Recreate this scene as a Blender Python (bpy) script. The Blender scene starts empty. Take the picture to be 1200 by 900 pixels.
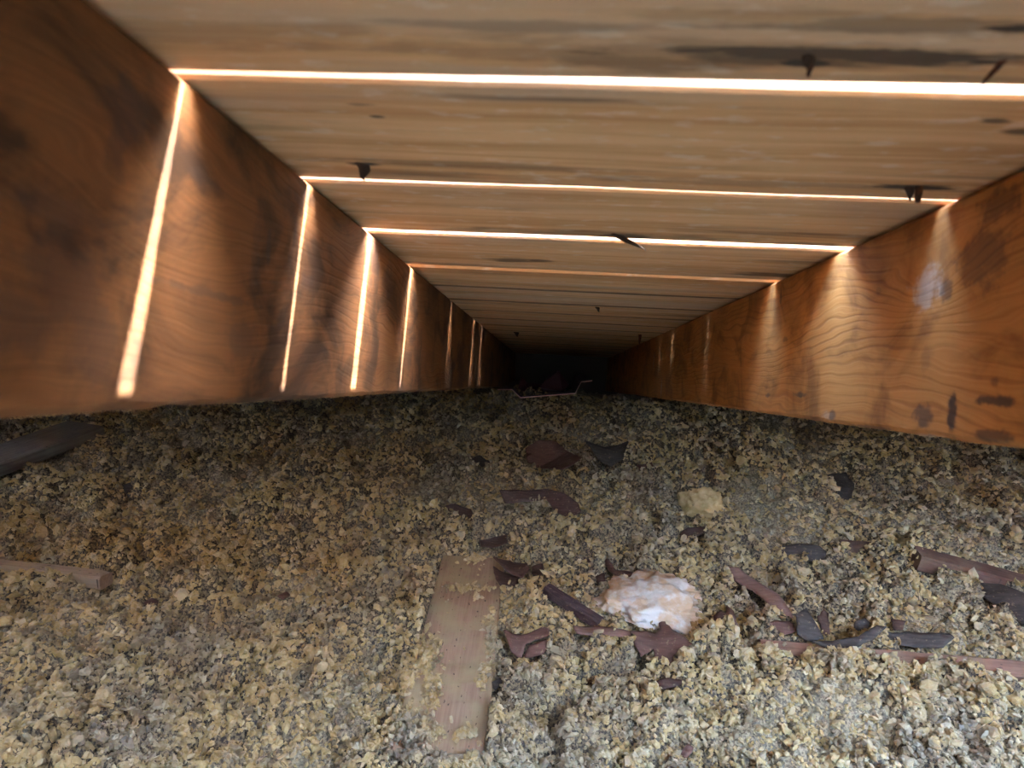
import bpy, bmesh, math, random
import numpy as np
from mathutils import Matrix, Vector

random.seed(7)
rng = np.random.default_rng(7)
scene = bpy.context.scene
col = scene.collection

# ------------------------------------------------------------------ frame of the roof bay
PITCH = math.radians(15.6)           # slope of the roof: the rafters run down and away to the eave
F = 740.0                            # focal length in pixels of the 1200 x 900 frame
H = 0.12                             # underside of the roof boards above the lens, square to the roof
XL, XR, ZB = -0.1587, 0.2246, -0.0189  # inner faces and bottom of the two rafters
RT = 0.038                           # rafter thickness
STEP = XR - XL + RT
GAPS = [0.2567, 0.3926, 0.5295, 0.6813]
Z0 = 0.22                            # mean top of the insulation over the attic floor
CZ = Z0 + 0.65                       # lens height
MB = Matrix.Translation((0, 0, CZ)) @ Matrix.Rotation(-PITCH, 4, 'X')
YAW, PIT, ROLL = 0.0636, 0.0042, 0.0549
fwd = Vector((-math.sin(YAW) * math.cos(PIT), math.cos(YAW) * math.cos(PIT), -math.sin(PIT)))
_r = Vector((math.cos(YAW), math.sin(YAW), 0)); _d = fwd.cross(_r)
right = _r * math.cos(ROLL) - _d * math.sin(ROLL)
down = _r * math.sin(ROLL) + _d * math.cos(ROLL)

# ------------------------------------------------------------------ camera
cam = bpy.data.cameras.new('camera')
cam.sensor_width = 36; cam.lens = F / 1200 * 36; cam.clip_start = 0.01
cam.dof.use_dof = True; cam.dof.focus_distance = 1.0; cam.dof.aperture_fstop = 11
camo = bpy.data.objects.new('camera', cam); col.objects.link(camo)
camo.matrix_world = MB @ Matrix(((right.x, -down.x, -fwd.x, 0), (right.y, -down.y, -fwd.y, 0), (right.z, -down.z, -fwd.z, 0), (0, 0, 0, 1)))
scene.camera = camo

# ------------------------------------------------------------------ sky, sun, exposure
SUN_BAY = Vector((2.95, 0.18, 1.0)).normalized()      # towards the sun, in the bay's frame
sun_dir = (MB.to_3x3() @ SUN_BAY).normalized()
world = bpy.data.worlds.new('sky'); scene.world = world; world.use_nodes = True
wn = world.node_tree; wn.nodes.clear()
sky = wn.nodes.new('ShaderNodeTexSky'); sky.sky_type = 'NISHITA'; sky.sun_disc = False
sky.sun_elevation = math.asin(sun_dir.z); sky.sun_rotation = math.atan2(sun_dir.x, sun_dir.y)
bg = wn.nodes.new('ShaderNodeBackground'); bg.inputs[1].default_value = 27
wo = wn.nodes.new('ShaderNodeOutputWorld')
wn.links.new(sky.outputs[0], bg.inputs[0]); wn.links.new(bg.outputs[0], wo.inputs[0])
sl = bpy.data.lights.new('sun', 'SUN'); sl.energy = 72; sl.angle = math.radians(0.53); sl.color = (1.0, 0.96, 0.90)
so = bpy.data.objects.new('sun', sl); col.objects.link(so)
so.rotation_euler = (-sun_dir).to_track_quat('-Z', 'Y').to_euler()
scene.view_settings.view_transform = 'Standard'; scene.view_settings.look = 'None'
scene.view_settings.gamma = 1; scene.view_settings.use_curve_mapping = False
scene.view_settings.exposure = 0.25
scene.cycles.max_bounces = 9; scene.cycles.diffuse_bounces = 7

# ------------------------------------------------------------------ helpers
def ray(px, py):
    return fwd + right * ((px - 600) / F) + down * ((py - 450) / F)
def on_x(px, py, X):                 # point of the bay on the plane x = X
    d = ray(px, py); return d * (X / d.x)
def on_z(px, py, Z=H):
    d = ray(px, py); return d * (Z / d.z)
def on_y(px, py, Y):
    d = ray(px, py); return d * (Y / d.y)
def on_plane(px, py, p0, n):         # world point on a world plane
    d = MB.to_3x3() @ ray(px, py); o = Vector((0, 0, CZ))
    return o + d * ((Vector(p0) - o).dot(n) / d.dot(n))

def setp(o, label=None, cat=None, group=None, kind=None):
    for k, v in (('label', label), ('category', cat), ('group', group), ('kind', kind)):
        if v: o[k] = v
    return o
def link(name, me, mat, parent=None, matrix=None):
    o = bpy.data.objects.new(name, me); col.objects.link(o)
    if mat and not me.materials: me.materials.append(mat)
    if parent: o.parent = parent
    if matrix is not None:
        if parent: o.matrix_local = matrix
        else: o.matrix_world = matrix
    return o
def mesh(name, verts, faces, smooth=False):
    me = bpy.data.meshes.new(name); me.from_pydata([tuple(v) for v in verts], [], faces); me.update()
    if smooth: me.shade_smooth()
    return me
def from_bm(name, bm, smooth=False):
    bmesh.ops.recalc_face_normals(bm, faces=bm.faces)
    me = bpy.data.meshes.new(name); bm.to_mesh(me); bm.free()
    if smooth: me.shade_smooth()
    return me

# ---- node shorthand
class NT:
    def __init__(s, name):
        s.m = bpy.data.materials.new(name); s.m.use_nodes = True
        s.t = s.m.node_tree; s.t.nodes.clear()
        s.out = s.t.nodes.new('ShaderNodeOutputMaterial'); s.b = s.t.nodes.new('ShaderNodeBsdfPrincipled')
        s.t.links.new(s.b.outputs[0], s.out.inputs[0]); s.set('Specular IOR Level', 0.25)
    def set(s, k, v):
        if isinstance(v, bpy.types.NodeSocket): s.t.links.new(v, s.b.inputs[k])
        else: s.b.inputs[k].default_value = v
    def put(s, sock, v):
        if isinstance(v, bpy.types.NodeSocket): s.t.links.new(v, sock)
        else: sock.default_value = v
    def f(s, op, a, b=0.0, c=None):
        n = s.t.nodes.new('ShaderNodeMath'); n.operation = op
        s.put(n.inputs[0], a); s.put(n.inputs[1], b)
        if c is not None: s.put(n.inputs[2], c)
        return n.outputs[0]
    def v(s, op, a, b):
        n = s.t.nodes.new('ShaderNodeVectorMath'); n.operation = op
        s.put(n.inputs[0], a); s.put(n.inputs[1], b); return n.outputs[0]
    def coord(s, obj=None, which='Object'):
        n = s.t.nodes.new('ShaderNodeTexCoord')
        if obj: n.object = obj
        return n.outputs[which]
    def xyz(s, vec):
        n = s.t.nodes.new('ShaderNodeSeparateXYZ'); s.put(n.inputs[0], vec); return n.outputs
    def vec(s, x, y, z):
        n = s.t.nodes.new('ShaderNodeCombineXYZ')
        for i, q in enumerate((x, y, z)): s.put(n.inputs[i], q)
        return n.outputs[0]
    def rand(s): return s.t.nodes.new('ShaderNodeObjectInfo').outputs['Random']
    def noise(s, vec, scale=1.0, detail=4, rough=.55, dist=0.0):
        n = s.t.nodes.new('ShaderNodeTexNoise'); s.put(n.inputs['Vector'], vec)
        n.inputs['Scale'].default_value = scale; n.inputs['Detail'].default_value = detail
        n.inputs['Roughness'].default_value = rough; n.inputs['Distortion'].default_value = dist
        return n.outputs['Fac']
    def vor(s, vec, scale):
        n = s.t.nodes.new('ShaderNodeTexVoronoi'); s.put(n.inputs['Vector'], vec); n.inputs['Scale'].default_value = scale
        return n.outputs['Distance']
    def sm(s, x, lo, hi):               # smooth step
        n = s.t.nodes.new('ShaderNodeMapRange'); n.interpolation_type = 'SMOOTHSTEP'
        s.put(n.inputs[0], x); n.inputs[1].default_value = lo; n.inputs[2].default_value = hi
        return n.outputs[0]
    def mix(s, fac, a, b):
        n = s.t.nodes.new('ShaderNodeMix'); n.data_type = 'RGBA'
        s.put(n.inputs[0], fac)
        for i, q in ((6, a), (7, b)):
            if isinstance(q, bpy.types.NodeSocket): s.t.links.new(q, n.inputs[i])
            else: n.inputs[i].default_value = (*q, 1)
        return n.outputs[2]
    def bump(s, h, strength, dist):
        n = s.t.nodes.new('ShaderNodeBump'); s.put(n.inputs['Height'], h)
        n.inputs['Strength'].default_value = strength; n.inputs['Distance'].default_value = dist
        s.t.links.new(n.outputs[0], s.b.inputs['Normal'])
    def blots(s, a, b, warp, items):     # max of soft ellipses (a0, b0, ra, rb, strength) with ragged rims
        tot = None
        for a0, b0, ra, rb, st in items:
            da = s.f('DIVIDE', s.f('SUBTRACT', a, a0), ra); db = s.f('DIVIDE', s.f('SUBTRACT', b, b0), rb)
            d = s.f('SQRT', s.f('ADD', s.f('MULTIPLY', da, da), s.f('MULTIPLY', db, db)))
            d = s.f('ADD', d, s.f('MULTIPLY', s.f('SUBTRACT', warp, .5), 2.6))
            k = s.f('MULTIPLY', s.f('SUBTRACT', 1.0, s.sm(d, .45, 1.15)), st)
            tot = k if tot is None else s.f('MAXIMUM', tot, k)
        return tot

# ------------------------------------------------------------------ setting: roof deck (ceiling) and rafters
ceiling = bpy.data.objects.new('ceiling', None); col.objects.link(ceiling); ceiling.matrix_world = MB
ceiling.empty_display_size = .1
setp(ceiling, 'pale weathered plank roof deck with daylight showing through the gaps', 'roof deck', kind='structure')

def deck_material():
    n = NT('weathered_deck_wood'); p = n.coord(ceiling); x, y, z = n.xyz(p)[:3]
    off = n.f('MULTIPLY', n.rand(), 37.0)
    q = n.vec(n.f('ADD', n.f('MULTIPLY', x, 2.2), off), n.f('MULTIPLY', y, 55), n.f('MULTIPLY', z, 55))
    g = n.noise(q, 1.0, 6, .65, .6)
    q2 = n.vec(n.f('ADD', n.f('MULTIPLY', x, 1.6), off), n.f('MULTIPLY', y, 12), n.f('MULTIPLY', z, 9))
    w = n.noise(q2, 1.0, 4, .6, .8)
    q3 = n.vec(n.f('ADD', n.f('MULTIPLY', x, 2.6), n.f('MULTIPLY', off, 1.7)), n.f('MULTIPLY', y, 34), 0.0)
    st = n.noise(q3, 1.0, 5, .62, .5)
    q4 = n.vec(n.f('MULTIPLY', x, 45), n.f('MULTIPLY', y, 120), off)
    sp = n.noise(q4, 1.0, 3, .6)
    c = n.mix(n.sm(g, .34, .66), (.52, .295, .142), (.73, .485, .278))
    c = n.mix(n.f('MULTIPLY', n.sm(w, .46, .68), .55), c, (.50, .43, .37))
    c = n.mix(n.f('MULTIPLY', n.sm(sp, .55, .71), .38), c, (.80, .74, .66))
    c = n.mix(n.f('MULTIPLY', n.sm(st, .555, .74), .75), c, (.10, .075, .06))
    B = []
    for (px, py, rx, ry, k) in [(1010, 66, .10, .006, .9), (900, 66, .07, .007, .75), (760, 72, .05, .008, .5), (945, 72, .012, .004, 1), (1155, 72, .014, .003, 1),
                                (1190, 34, .015, .003, 1), (1060, 30, .07, .006, .55), (900, 20, .06, .006, .3), (620, 30, .05, .004, .35), (425, 192, .012, .004, 1),
                                (560, 194, .10, .006, .45), (900, 215, .13, .006, .4), (1075, 219, .03, .005, 1), (1165, 142, .008, .003, .8), (1195, 155, .010, .004, .8),
                                (442, 137, .004, .002, .8), (418, 122, .010, .002, .6), (700, 274, .12, .010, .55), (735, 277, .03, .01, .9), (800, 62, .12, .012, .35),
                                (300, 40, .06, .01, .3), (600, 305, .03, .012, .75), (630, 306, .015, .008, .8), (950, 287, .05, .008, .6), (900, 322, .05, .012, .7)]:
        b = on_z(px, py); B.append((b.x, b.y, rx, ry, k))
    c = n.mix(n.blots(x, y, n.noise(n.vec(n.f('MULTIPLY', x, 22), n.f('MULTIPLY', y, 110), 0.0), 1.0, 4, .65), B), c, (.055, .045, .042))
    ly = n.f('ABSOLUTE', n.xyz(n.coord())[1])                          # edge grime, painted heavier on far planks so their joints read dark
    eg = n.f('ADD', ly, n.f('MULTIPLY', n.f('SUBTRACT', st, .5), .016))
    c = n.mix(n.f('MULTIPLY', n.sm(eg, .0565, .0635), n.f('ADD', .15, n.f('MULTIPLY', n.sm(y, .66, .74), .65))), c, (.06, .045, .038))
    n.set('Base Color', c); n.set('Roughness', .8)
    n.bump(n.f('ADD', g, n.f('MULTIPLY', sp, .6)), .35, .002)
    return n.m
M_deck = deck_material()

def deck_board(y0, y1, skew0=0.0, skew1=0.0, x0=-2.3, x1=2.2):
    """one sheathing plank from y0 to y1; skew = how far the edge drifts over the bay's width"""
    xs = np.concatenate([[-2.3, -1.2, -.7], np.linspace(-.45, .5, 40), [.8, 1.3, 2.2]])
    xs = np.unique(np.clip(xs, x0, x1))
    r = np.random.default_rng(int(abs(y0) * 9000) + 3)
    yc = (y0 + y1) / 2; bev = .0016 if y0 < .6 else .005; th = .016
    def edge(base, skew):
        e = np.convolve(r.normal(0, 1, len(xs) + 6), np.ones(4) / 4, 'valid')[:len(xs)] * .00045
        return base + np.clip(xs, -.3, .4) * skew + e
    e0, e1 = edge(y0, skew0), edge(y1, skew1)
    sag = np.convolve(r.normal(0, 1, len(xs) + 6), np.ones(4) / 4, 'valid')[:len(xs)] * .0003
    V, Fc = [], []
    prof = [(0, bev), (bev, 0)]
    for i, x in enumerate(xs):
        a, b = e0[i] - yc, e1[i] - yc; s = sag[i]
        V += [(x, a, th), (x, a, bev + s), (x, a + bev, s), (x, b - bev, s), (x, b, bev + s), (x, b, th)]
    for i in range(len(xs) - 1):
        p, q = 6 * i, 6 * i + 6
        for k in range(6): Fc.append((p + k, p + (k + 1) % 6, q + (k + 1) % 6, q + k))
    Fc += [tuple(range(6)), tuple(6 * (len(xs) - 1) + k for k in reversed(range(6)))]
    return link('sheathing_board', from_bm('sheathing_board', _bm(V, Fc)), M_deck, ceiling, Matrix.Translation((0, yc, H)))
def _bm(V, Fc):
    bm = bmesh.new(); vs = [bm.verts.new(v) for v in V]
    for f in Fc: bm.faces.new([vs[i] for i in f])
    return bm

# gaps: (y of the far edge of the gap, width at mid bay, change of width over x)
gaps = [(-.0200, .008, 0), (.1185, .006, 0), (GAPS[0], .0075, .016), (GAPS[1], .0070, -.004), (GAPS[2], .0150, 0.0), (GAPS[3], .0085, -.002)]
y = GAPS[3]; k = 0
while y < 2.62:
    y += .1385 + random.uniform(-.006, .006); k += 1
    gaps.append((y, {2: .0026, 4: .0027, 5: .0028}.get(k, .0024), 0))
boards = []
start = -.155
for (yf, w, dw) in gaps:
    if yf < .05:                            # unseen opening added overhead in the right bays' deck to let light in
        boards.append(deck_board(start, yf - w, 0, -dw, x1=XR + .02)); boards.append(deck_board(start, yf - w, 0, -dw, x0=XR + .02 + 3 * STEP))
    else: boards.append(deck_board(start, yf - w, 0, -dw))
    start = yf
boards.append(deck_board(start, start + .14))
y = start = -.163                           # the added opening goes on behind the lens, lighting from the right
for k in range(16):
    if k < 2:
        boards.append(deck_board(y - .133, y, x1=XR + .02)); boards.append(deck_board(y - .133, y, x0=XR + .02 + 3 * STEP))
    else: boards.append(deck_board(y - .133, y))
    y -= .1395

# unseen strips added over the closed far joints to block daylight
M_block = NT('black_light_block').m; M_block.node_tree.nodes['Principled BSDF'].inputs['Base Color'].default_value = (.03, .028, .027, 1)
for k, (yf, w, dw) in enumerate(gaps[6:]):
    if k + 1 in (2, 4, 5): continue
    V = [(x, yy, zz) for zz in (.0002, .0014) for yy in (-.03, .03) for x in (-2.3, 2.2)]
    link('light_block_strip', mesh('light_block_strip', V, [(0, 2, 3, 1), (4, 5, 7, 6), (0, 1, 5, 4), (2, 6, 7, 3), (0, 4, 6, 2), (1, 3, 7, 5)]), M_block, ceiling, Matrix.Translation((0, yf, H + .016)))

# nails and splinters that poke through the boards (sub-parts of their board)
nr = NT('rusty_nail'); nr.set('Base Color', nr.mix(nr.sm(nr.noise(nr.coord(), 400, 3), .4, .6), (.05, .03, .025), (.16, .06, .03))); nr.set('Metallic', .3); nr.set('Roughness', .7); M_nail = nr.m
nr = NT('torn_dark_wood'); nr.set('Base Color', nr.mix(nr.noise(nr.coord(), 300, 3), (.028, .018, .014), (.08, .048, .034))); nr.set('Roughness', .9); M_splinter = nr.m
def board_at(y):
    return min(boards, key=lambda b: abs(b.location.y - y))
def spike(name, px, py, length, rad, lean, mat, tip=.15, flat=1.0, above=.004):
    p = on_z(px, py); b = board_at(p.y); bm = bmesh.new(); rings = []
    d = Vector(lean).normalized(); a = d.orthogonal().normalized(); c = d.cross(a)
    for k, t in enumerate((-above, 0, .3, .6, .85, 1)):
        L = t * length if t > 0 else t
        rr = rad * (1 if t <= 0 else 1 - (1 - tip) * t ** 1.3)
        w = math.sin(k * 2.1) * rad * .18
        rings.append([bm.verts.new(Vector((p.x, p.y - b.location.y, 0)) + d * L + a * (math.cos(q) * rr + w) + c * math.sin(q) * rr * flat) for q in [i * math.tau / 8 for i in range(8)]])
    for r0, r1 in zip(rings, rings[1:]):
        for i in range(8): bm.faces.new((r0[i], r0[(i + 1) % 8], r1[(i + 1) % 8], r1[i]))
    bm.faces.new(rings[0]); bm.faces.new(rings[-1])
    return link(name, from_bm(name, bm, True), mat, b)
spike('splinter', 426, 193, .009, .0048, (.05, 0, -1), M_splinter, .12, .5)
spike('splinter', 1066, 221, .007, .0040, (.1, 0, -1), M_splinter, .1, .6)
spike('nail', 1077, 219, .0085, .0022, (0, .05, -1), M_nail, .7)
spike('splinter', 948, 68, .0035, .0038, (-.1, .1, -1), M_splinter, .25, .6)
spike('nail', 952, 70, .006, .0012, (-.2, 0, -1), M_nail, .6)
spike('nail', 1175, 72, .0085, .0011, (-.55, .35, -.8), M_nail, .6)
spike('splinter', 722, 275, .028, .0035, (.9, .30, -.34), M_splinter, .15, .6)
spike('splinter', 700, 360, .008, .004, (.4, 0, -1), M_splinter, .2, .5)
spike('splinter', 605, 389, .012, .008, (.3, 0, -1), M_splinter, .2, .5)
spike('nail', 750, 392, .022, .004, (0, 0, -1), M_nail, .4)

def rafter_material(name, X, base, light, dark, knots, stains, pale, ring=.0075, vis=.5, mottle=.6):
    n = NT(name); p = n.coord(ceiling); x, y, z = n.xyz(p)[:3]
    wy = n.noise(n.vec(n.f('MULTIPLY', y, 5), n.f('MULTIPLY', z, 14), x), 1.0, 3, .5)
    Fz = n.f('ADD', z, n.f('MULTIPLY', wy, .06))
    for (ky, kz, sy, sz, A) in knots:
        da = n.f('DIVIDE', n.f('SUBTRACT', y, ky), sy); db = n.f('DIVIDE', n.f('SUBTRACT', z, kz), sz)
        e = n.f('EXPONENT', n.f('MULTIPLY', n.f('ADD', n.f('MULTIPLY', da, da), n.f('MULTIPLY', db, db)), -1.0))
        Fz = n.f('ADD', Fz, n.f('MULTIPLY', e, A))
    s = n.f('SINE', n.f('MULTIPLY', Fz, math.tau / ring))
    lines = n.sm(s, .35, 1.0)
    fine = n.noise(n.vec(n.f('MULTIPLY', y, 10), n.f('MULTIPLY', Fz, 900), 0.0), 1.0, 4, .6)
    blot = n.noise(n.vec(n.f('MULTIPLY', y, 15), n.f('MULTIPLY', z, 20), n.f('MULTIPLY', x, 3)), 1.0, 5, .6, .7)
    c = n.mix(n.sm(fine, .3, .7), base, light)
    c = n.mix(n.f('MULTIPLY', n.f('MULTIPLY', lines, n.sm(n.noise(n.vec(n.f('MULTIPLY', y, 7), n.f('MULTIPLY', z, 30), 4.0), 1.0, 3), .35, .65)), vis), c, dark)
    c = n.mix(n.f('MULTIPLY', n.sm(blot, .44, .66), mottle), c, tuple(q * .5 for q in dark))
    warp = n.noise(n.vec(n.f('MULTIPLY', y, 90), n.f('MULTIPLY', z, 90), 0.0), 1.0, 4, .65)
    if pale: c = n.mix(n.blots(y, z, warp, pale), c, (.38, .29, .25))
    if stains: c = n.mix(n.blots(y, z, warp, stains), c, (.045, .03, .028))
    n.set('Base Color', c); n.set('Roughness', .62)
    n.bump(n.f('ADD', n.f('MULTIPLY', fine, .6), n.f('MULTIPLY', lines, -.5)), .3, .0015)
    return n.m
def P(px, py, X, ry, rz, k):
    b = on_x(px, py, X); return (b.y, b.z, ry, rz, k)
kR = on_x(1085, 336, XR); kR2 = on_x(880, 415, XR); kL = on_x(250, 300, XL)
M_rR = rafter_material('orange_pine_rafter', XR, (.37, .14, .036), (.44, .19, .056), (.16, .052, .017),
    [(kR.y, kR.z, .055, .022, .026), (kR2.y, kR2.z, .11, .018, .016), (1.3, .05, .2, .03, .02)],
    [P(938, 463, XR, .014, .003, .85), P(975, 486, XR, .007, .005, .7), P(1082, 490, XR, .010, .009, .75), P(1087, 420, XR, .007, .014, .3), P(1086, 515, XR, .012, .003, .7),
     P(1116, 485, XR, .0045, .014, .9), P(1165, 470, XR, .018, .003, .9), P(1165, 512, XR, .02, .004, .75), P(1010, 500, XR, .03, .002, .6), P(1150, 300, XR, .022, .020, .55),
     P(1170, 240, XR, .016, .012, .6), P(920, 398, XR, .010, .003, .5), P(900, 463, XR, .008, .003, .7), P(1110, 340, XR, .006, .010, .6),
     P(1030, 340, XR, .004, .003, .3), P(1165, 447, XR, .004, .003, .5), P(915, 348, XR, .003, .010, .6)],
    [P(1086, 338, XR, .017, .0125, .75), P(900, 487, XR, .035, .0015, .6), P(1085, 512, XR, .02, .002, .5), P(775, 455, XR, .006, .02, .8), P(766, 425, XR, .006, .02, .7), P(970, 487, XR, .012, .004, .4)])
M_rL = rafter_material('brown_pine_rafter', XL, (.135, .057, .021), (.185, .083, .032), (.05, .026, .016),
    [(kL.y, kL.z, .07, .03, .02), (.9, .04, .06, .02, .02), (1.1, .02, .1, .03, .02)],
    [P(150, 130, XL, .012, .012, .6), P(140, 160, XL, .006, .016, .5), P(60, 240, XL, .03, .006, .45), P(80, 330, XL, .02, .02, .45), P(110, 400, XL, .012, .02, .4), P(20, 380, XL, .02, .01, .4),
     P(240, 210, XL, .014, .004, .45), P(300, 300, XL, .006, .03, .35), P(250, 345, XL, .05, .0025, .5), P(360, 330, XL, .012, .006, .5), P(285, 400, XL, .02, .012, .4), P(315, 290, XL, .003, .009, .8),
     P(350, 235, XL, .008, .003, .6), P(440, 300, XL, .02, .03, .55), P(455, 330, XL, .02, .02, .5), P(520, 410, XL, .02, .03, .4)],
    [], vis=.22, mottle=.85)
M_rO = rafter_material('plain_pine_rafter', 1.0, (.40, .18, .07), (.48, .23, .09), (.2, .08, .035), [], [], [])

def rafter(x0, mat):
    y0, y1, zt = -2.6, 2.72, H - .0015
    ys = np.concatenate([np.arange(y0, 0, .3), np.arange(0, 1.2, .02), np.arange(1.2, y1 + .01, .1)])
    V, Fc = [], []; b = .003; r = np.random.default_rng(int((x0 + 5) * 100))
    for yy in ys:
        j = r.normal(0, .0004, 8)
        V += [(b, yy, j[0]), (RT - b, yy, j[1]), (RT, yy, b + j[2]), (RT, yy, zt - ZB - b), (RT - b, yy, zt - ZB), (b, yy, zt - ZB), (0, yy, zt - ZB - b), (0, yy, b + j[3])]
    for i in range(len(ys) - 1):
        p, q = 8 * i, 8 * i + 8
        for k in range(8): Fc.append((p + k, p + (k + 1) % 8, q + (k + 1) % 8, q + k))
    Fc += [tuple(range(8)), tuple(8 * (len(ys) - 1) + k for k in reversed(range(8)))]
    return link('rafter', from_bm('rafter', _bm(V, Fc)), mat, None, MB @ Matrix.Translation((x0, 0, ZB)))
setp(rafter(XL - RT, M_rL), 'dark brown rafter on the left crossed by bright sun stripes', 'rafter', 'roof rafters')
setp(rafter(XR, M_rR), 'orange pine rafter on the right with swirling grain and a pale knot', 'rafter', 'roof rafters')
STEP = XR - XL + RT
for k in range(1, 5):
    o = setp(rafter(XL - RT - k * STEP, M_rO), kind='structure'); o.name = 'trim_%d' % k
    o = setp(rafter(XR + k * STEP, M_rO), kind='structure'); o.name = 'trim_%d' % (k + 4)

def plain(name, c0, c1, scale=8, rough=.9, stretch=(1, 1, 1)):
    n = NT(name); x, y, z = n.xyz(n.coord())[:3]
    n.set('Base Color', n.mix(n.noise(n.vec(n.f('MULTIPLY', x, stretch[0]), n.f('MULTIPLY', y, stretch[1]), n.f('MULTIPLY', z, stretch[2])), scale, 5, .6), c0, c1)); n.set('Roughness', rough)
    return n.m
def box(name, lo, hi, mat, matrix=None):
    V = [(x, y, z) for z in (lo[2], hi[2]) for y in (lo[1], hi[1]) for x in (lo[0], hi[0])]
    Fc = [(0, 2, 3, 1), (4, 5, 7, 6), (0, 1, 5, 4), (2, 6, 7, 3), (0, 4, 6, 2), (1, 3, 7, 5)]
    return link(name, mesh(name, V, Fc), mat, None, matrix)
M_dk = plain('dark_board_wall', (.05, .035, .025), (.09, .06, .04), 3)
M_gy = plain('gypsum', (.5, .48, .45), (.6, .58, .55), 3)
setp(box('floor', (-2.4, -2.6, -.03), (2.4, 3.1, 0), M_gy), kind='structure')
def gable(name, x0, x1):               # end wall whose top follows the roof, just under the deck
    T = [MB @ Vector((0, yy, H - .004)) for yy in (-2.45, 2.64)]
    prof = [(T[0].y, 0), (T[1].y, 0), (T[1].y, T[1].z), (T[0].y, T[0].z)]
    V = [(x, y, z) for x in (x0, x1) for y, z in prof]
    Fc = [(0, 1, 2, 3), (7, 6, 5, 4)] + [(i, i + 4, (i + 1) % 4 + 4, (i + 1) % 4) for i in range(4)]
    return setp(link(name, from_bm(name, _bm(V, Fc)), M_dk), kind='structure')
gable('wall_left', -2.33, -2.27); gable('wall_right', 2.14, 2.20)
setp(box('wall_back', (-2.27, -2.42, 0), (2.14, -2.36, 1.58), M_dk), kind='structure')
setp(box('wall_front', (-2.27, 2.58, 0), (2.14, 2.63, .285), M_dk), kind='structure')

# ------------------------------------------------------------------ loose fill insulation: a height field and its crumbs
tab = rng.uniform(0, 1, (256, 256)); ga = rng.uniform(0, math.tau, (256, 256)); jx = rng.uniform(.1, .9, (256, 256)); jy = rng.uniform(.1, .9, (256, 256))
def perlin(x, y):
    xi, yi = np.floor(x).astype(int), np.floor(y).astype(int); fx, fy = x - xi, y - yi
    u, v = fx * fx * (3 - 2 * fx), fy * fy * (3 - 2 * fy)
    def g(a, b):
        q = ga[(xi + a) & 255, (yi + b) & 255]; return np.cos(q) * (fx - a) + np.sin(q) * (fy - b)
    return (g(0, 0) * (1 - u) + g(1, 0) * u) * (1 - v) + (g(0, 1) * (1 - u) + g(1, 1) * u) * v
def worley(x, y):
    xi, yi = np.floor(x).astype(int), np.floor(y).astype(int); best = np.full(x.shape, 9.0); val = np.zeros(x.shape)
    for a in (-1, 0, 1):
        for b in (-1, 0, 1):
            cx, cy = (xi + a) & 255, (yi + b) & 255
            d = (x - xi - a - jx[cx, cy]) ** 2 + (y - yi - b - jy[cx, cy]) ** 2
            m = d < best; best = np.where(m, d, best); val = np.where(m, tab[cx, cy], val)
    return np.sqrt(best), val
def hit0(px, py, z=Z0):
    return on_plane(px, py, (0, 0, z), Vector((0, 0, 1)))
# swells and hollows of the fill: pixel of the middle, radius, height
SWELLS = []
for (px, py, r, a) in [(1080, 690, .10, .045), (1000, 830, .11, .022), (70, 790, .09, .03), (180, 640, .10, .03), (320, 860, .10, -.02), (330, 740, .10, -.018), (480, 740, .05, .012),
                       (890, 575, .10, .035), (620, 715, .035, .016), (720, 625, .10, .02), (640, 590, .05, .018), (60, 590, .09, .025), (420, 600, .12, .02), (760, 850, .05, .014),
                       (1170, 850, .07, .03), (940, 640, .08, .012), (200, 520, .18, .03), (1160, 610, .1, .02), (690, 770, .05, -.008), (560, 500, .15, .01), (880, 690, .05, -.012), (1000, 750, .06, -.012)]:
    p = hit0(px, py); SWELLS.append((p.x, p.y, r, a))
EAVE = 2.02
def base(x, y):
    h = Z0 + .022 * perlin(x * 2.3 + 7, y * 2.3) + .012 * perlin(x * 6 + 3, y * 6 + 9)
    for (sx, sy, r, a) in SWELLS: h = h + a * np.exp(-((x - sx) ** 2 + (y - sy) ** 2) / (r * r))
    t = np.clip((y - EAVE) / .35, 0, 1)
    return h - .11 * t * t * (3 - 2 * t)
def lumps(x, y):
    wx = x + .022 * perlin(x * 20, y * 20 + 50) + .006 * perlin(x * 75, y * 75 + 5); wy = y + .022 * perlin(x * 20 + 90, y * 20) + .006 * perlin(x * 75 + 44, y * 75)
    felt = np.clip(perlin(x * 5 + 60, y * 5 + 33) * 2.2 + .35, 0, 1)        # matted places are flatter
    k = 1 - .5 * felt
    d1, v1 = worley(wx * 13, wy * 13); d2, v2 = worley(wx * 34 + 5, wy * 34); d3, v3 = worley(wx * 85 + 31, wy * 85 + 12)
    b1, b2, b3 = (.68 - 1.6 * d * d for d in (d1, d2, d3))
    rough = (.3 - np.abs(perlin(wx * 120, wy * 120))) + .7 * (.3 - np.abs(perlin(wx * 230 + 9, wy * 230))) + .5 * perlin(x * 400, y * 400)
    return k * (.042 * b1 * (.40 + v1) + .029 * b2 * (.35 + v2)) + (1 - .4 * felt) * .009 * b3 * (.35 + v3) + .0075 * rough * (1 - .3 * felt)

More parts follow.
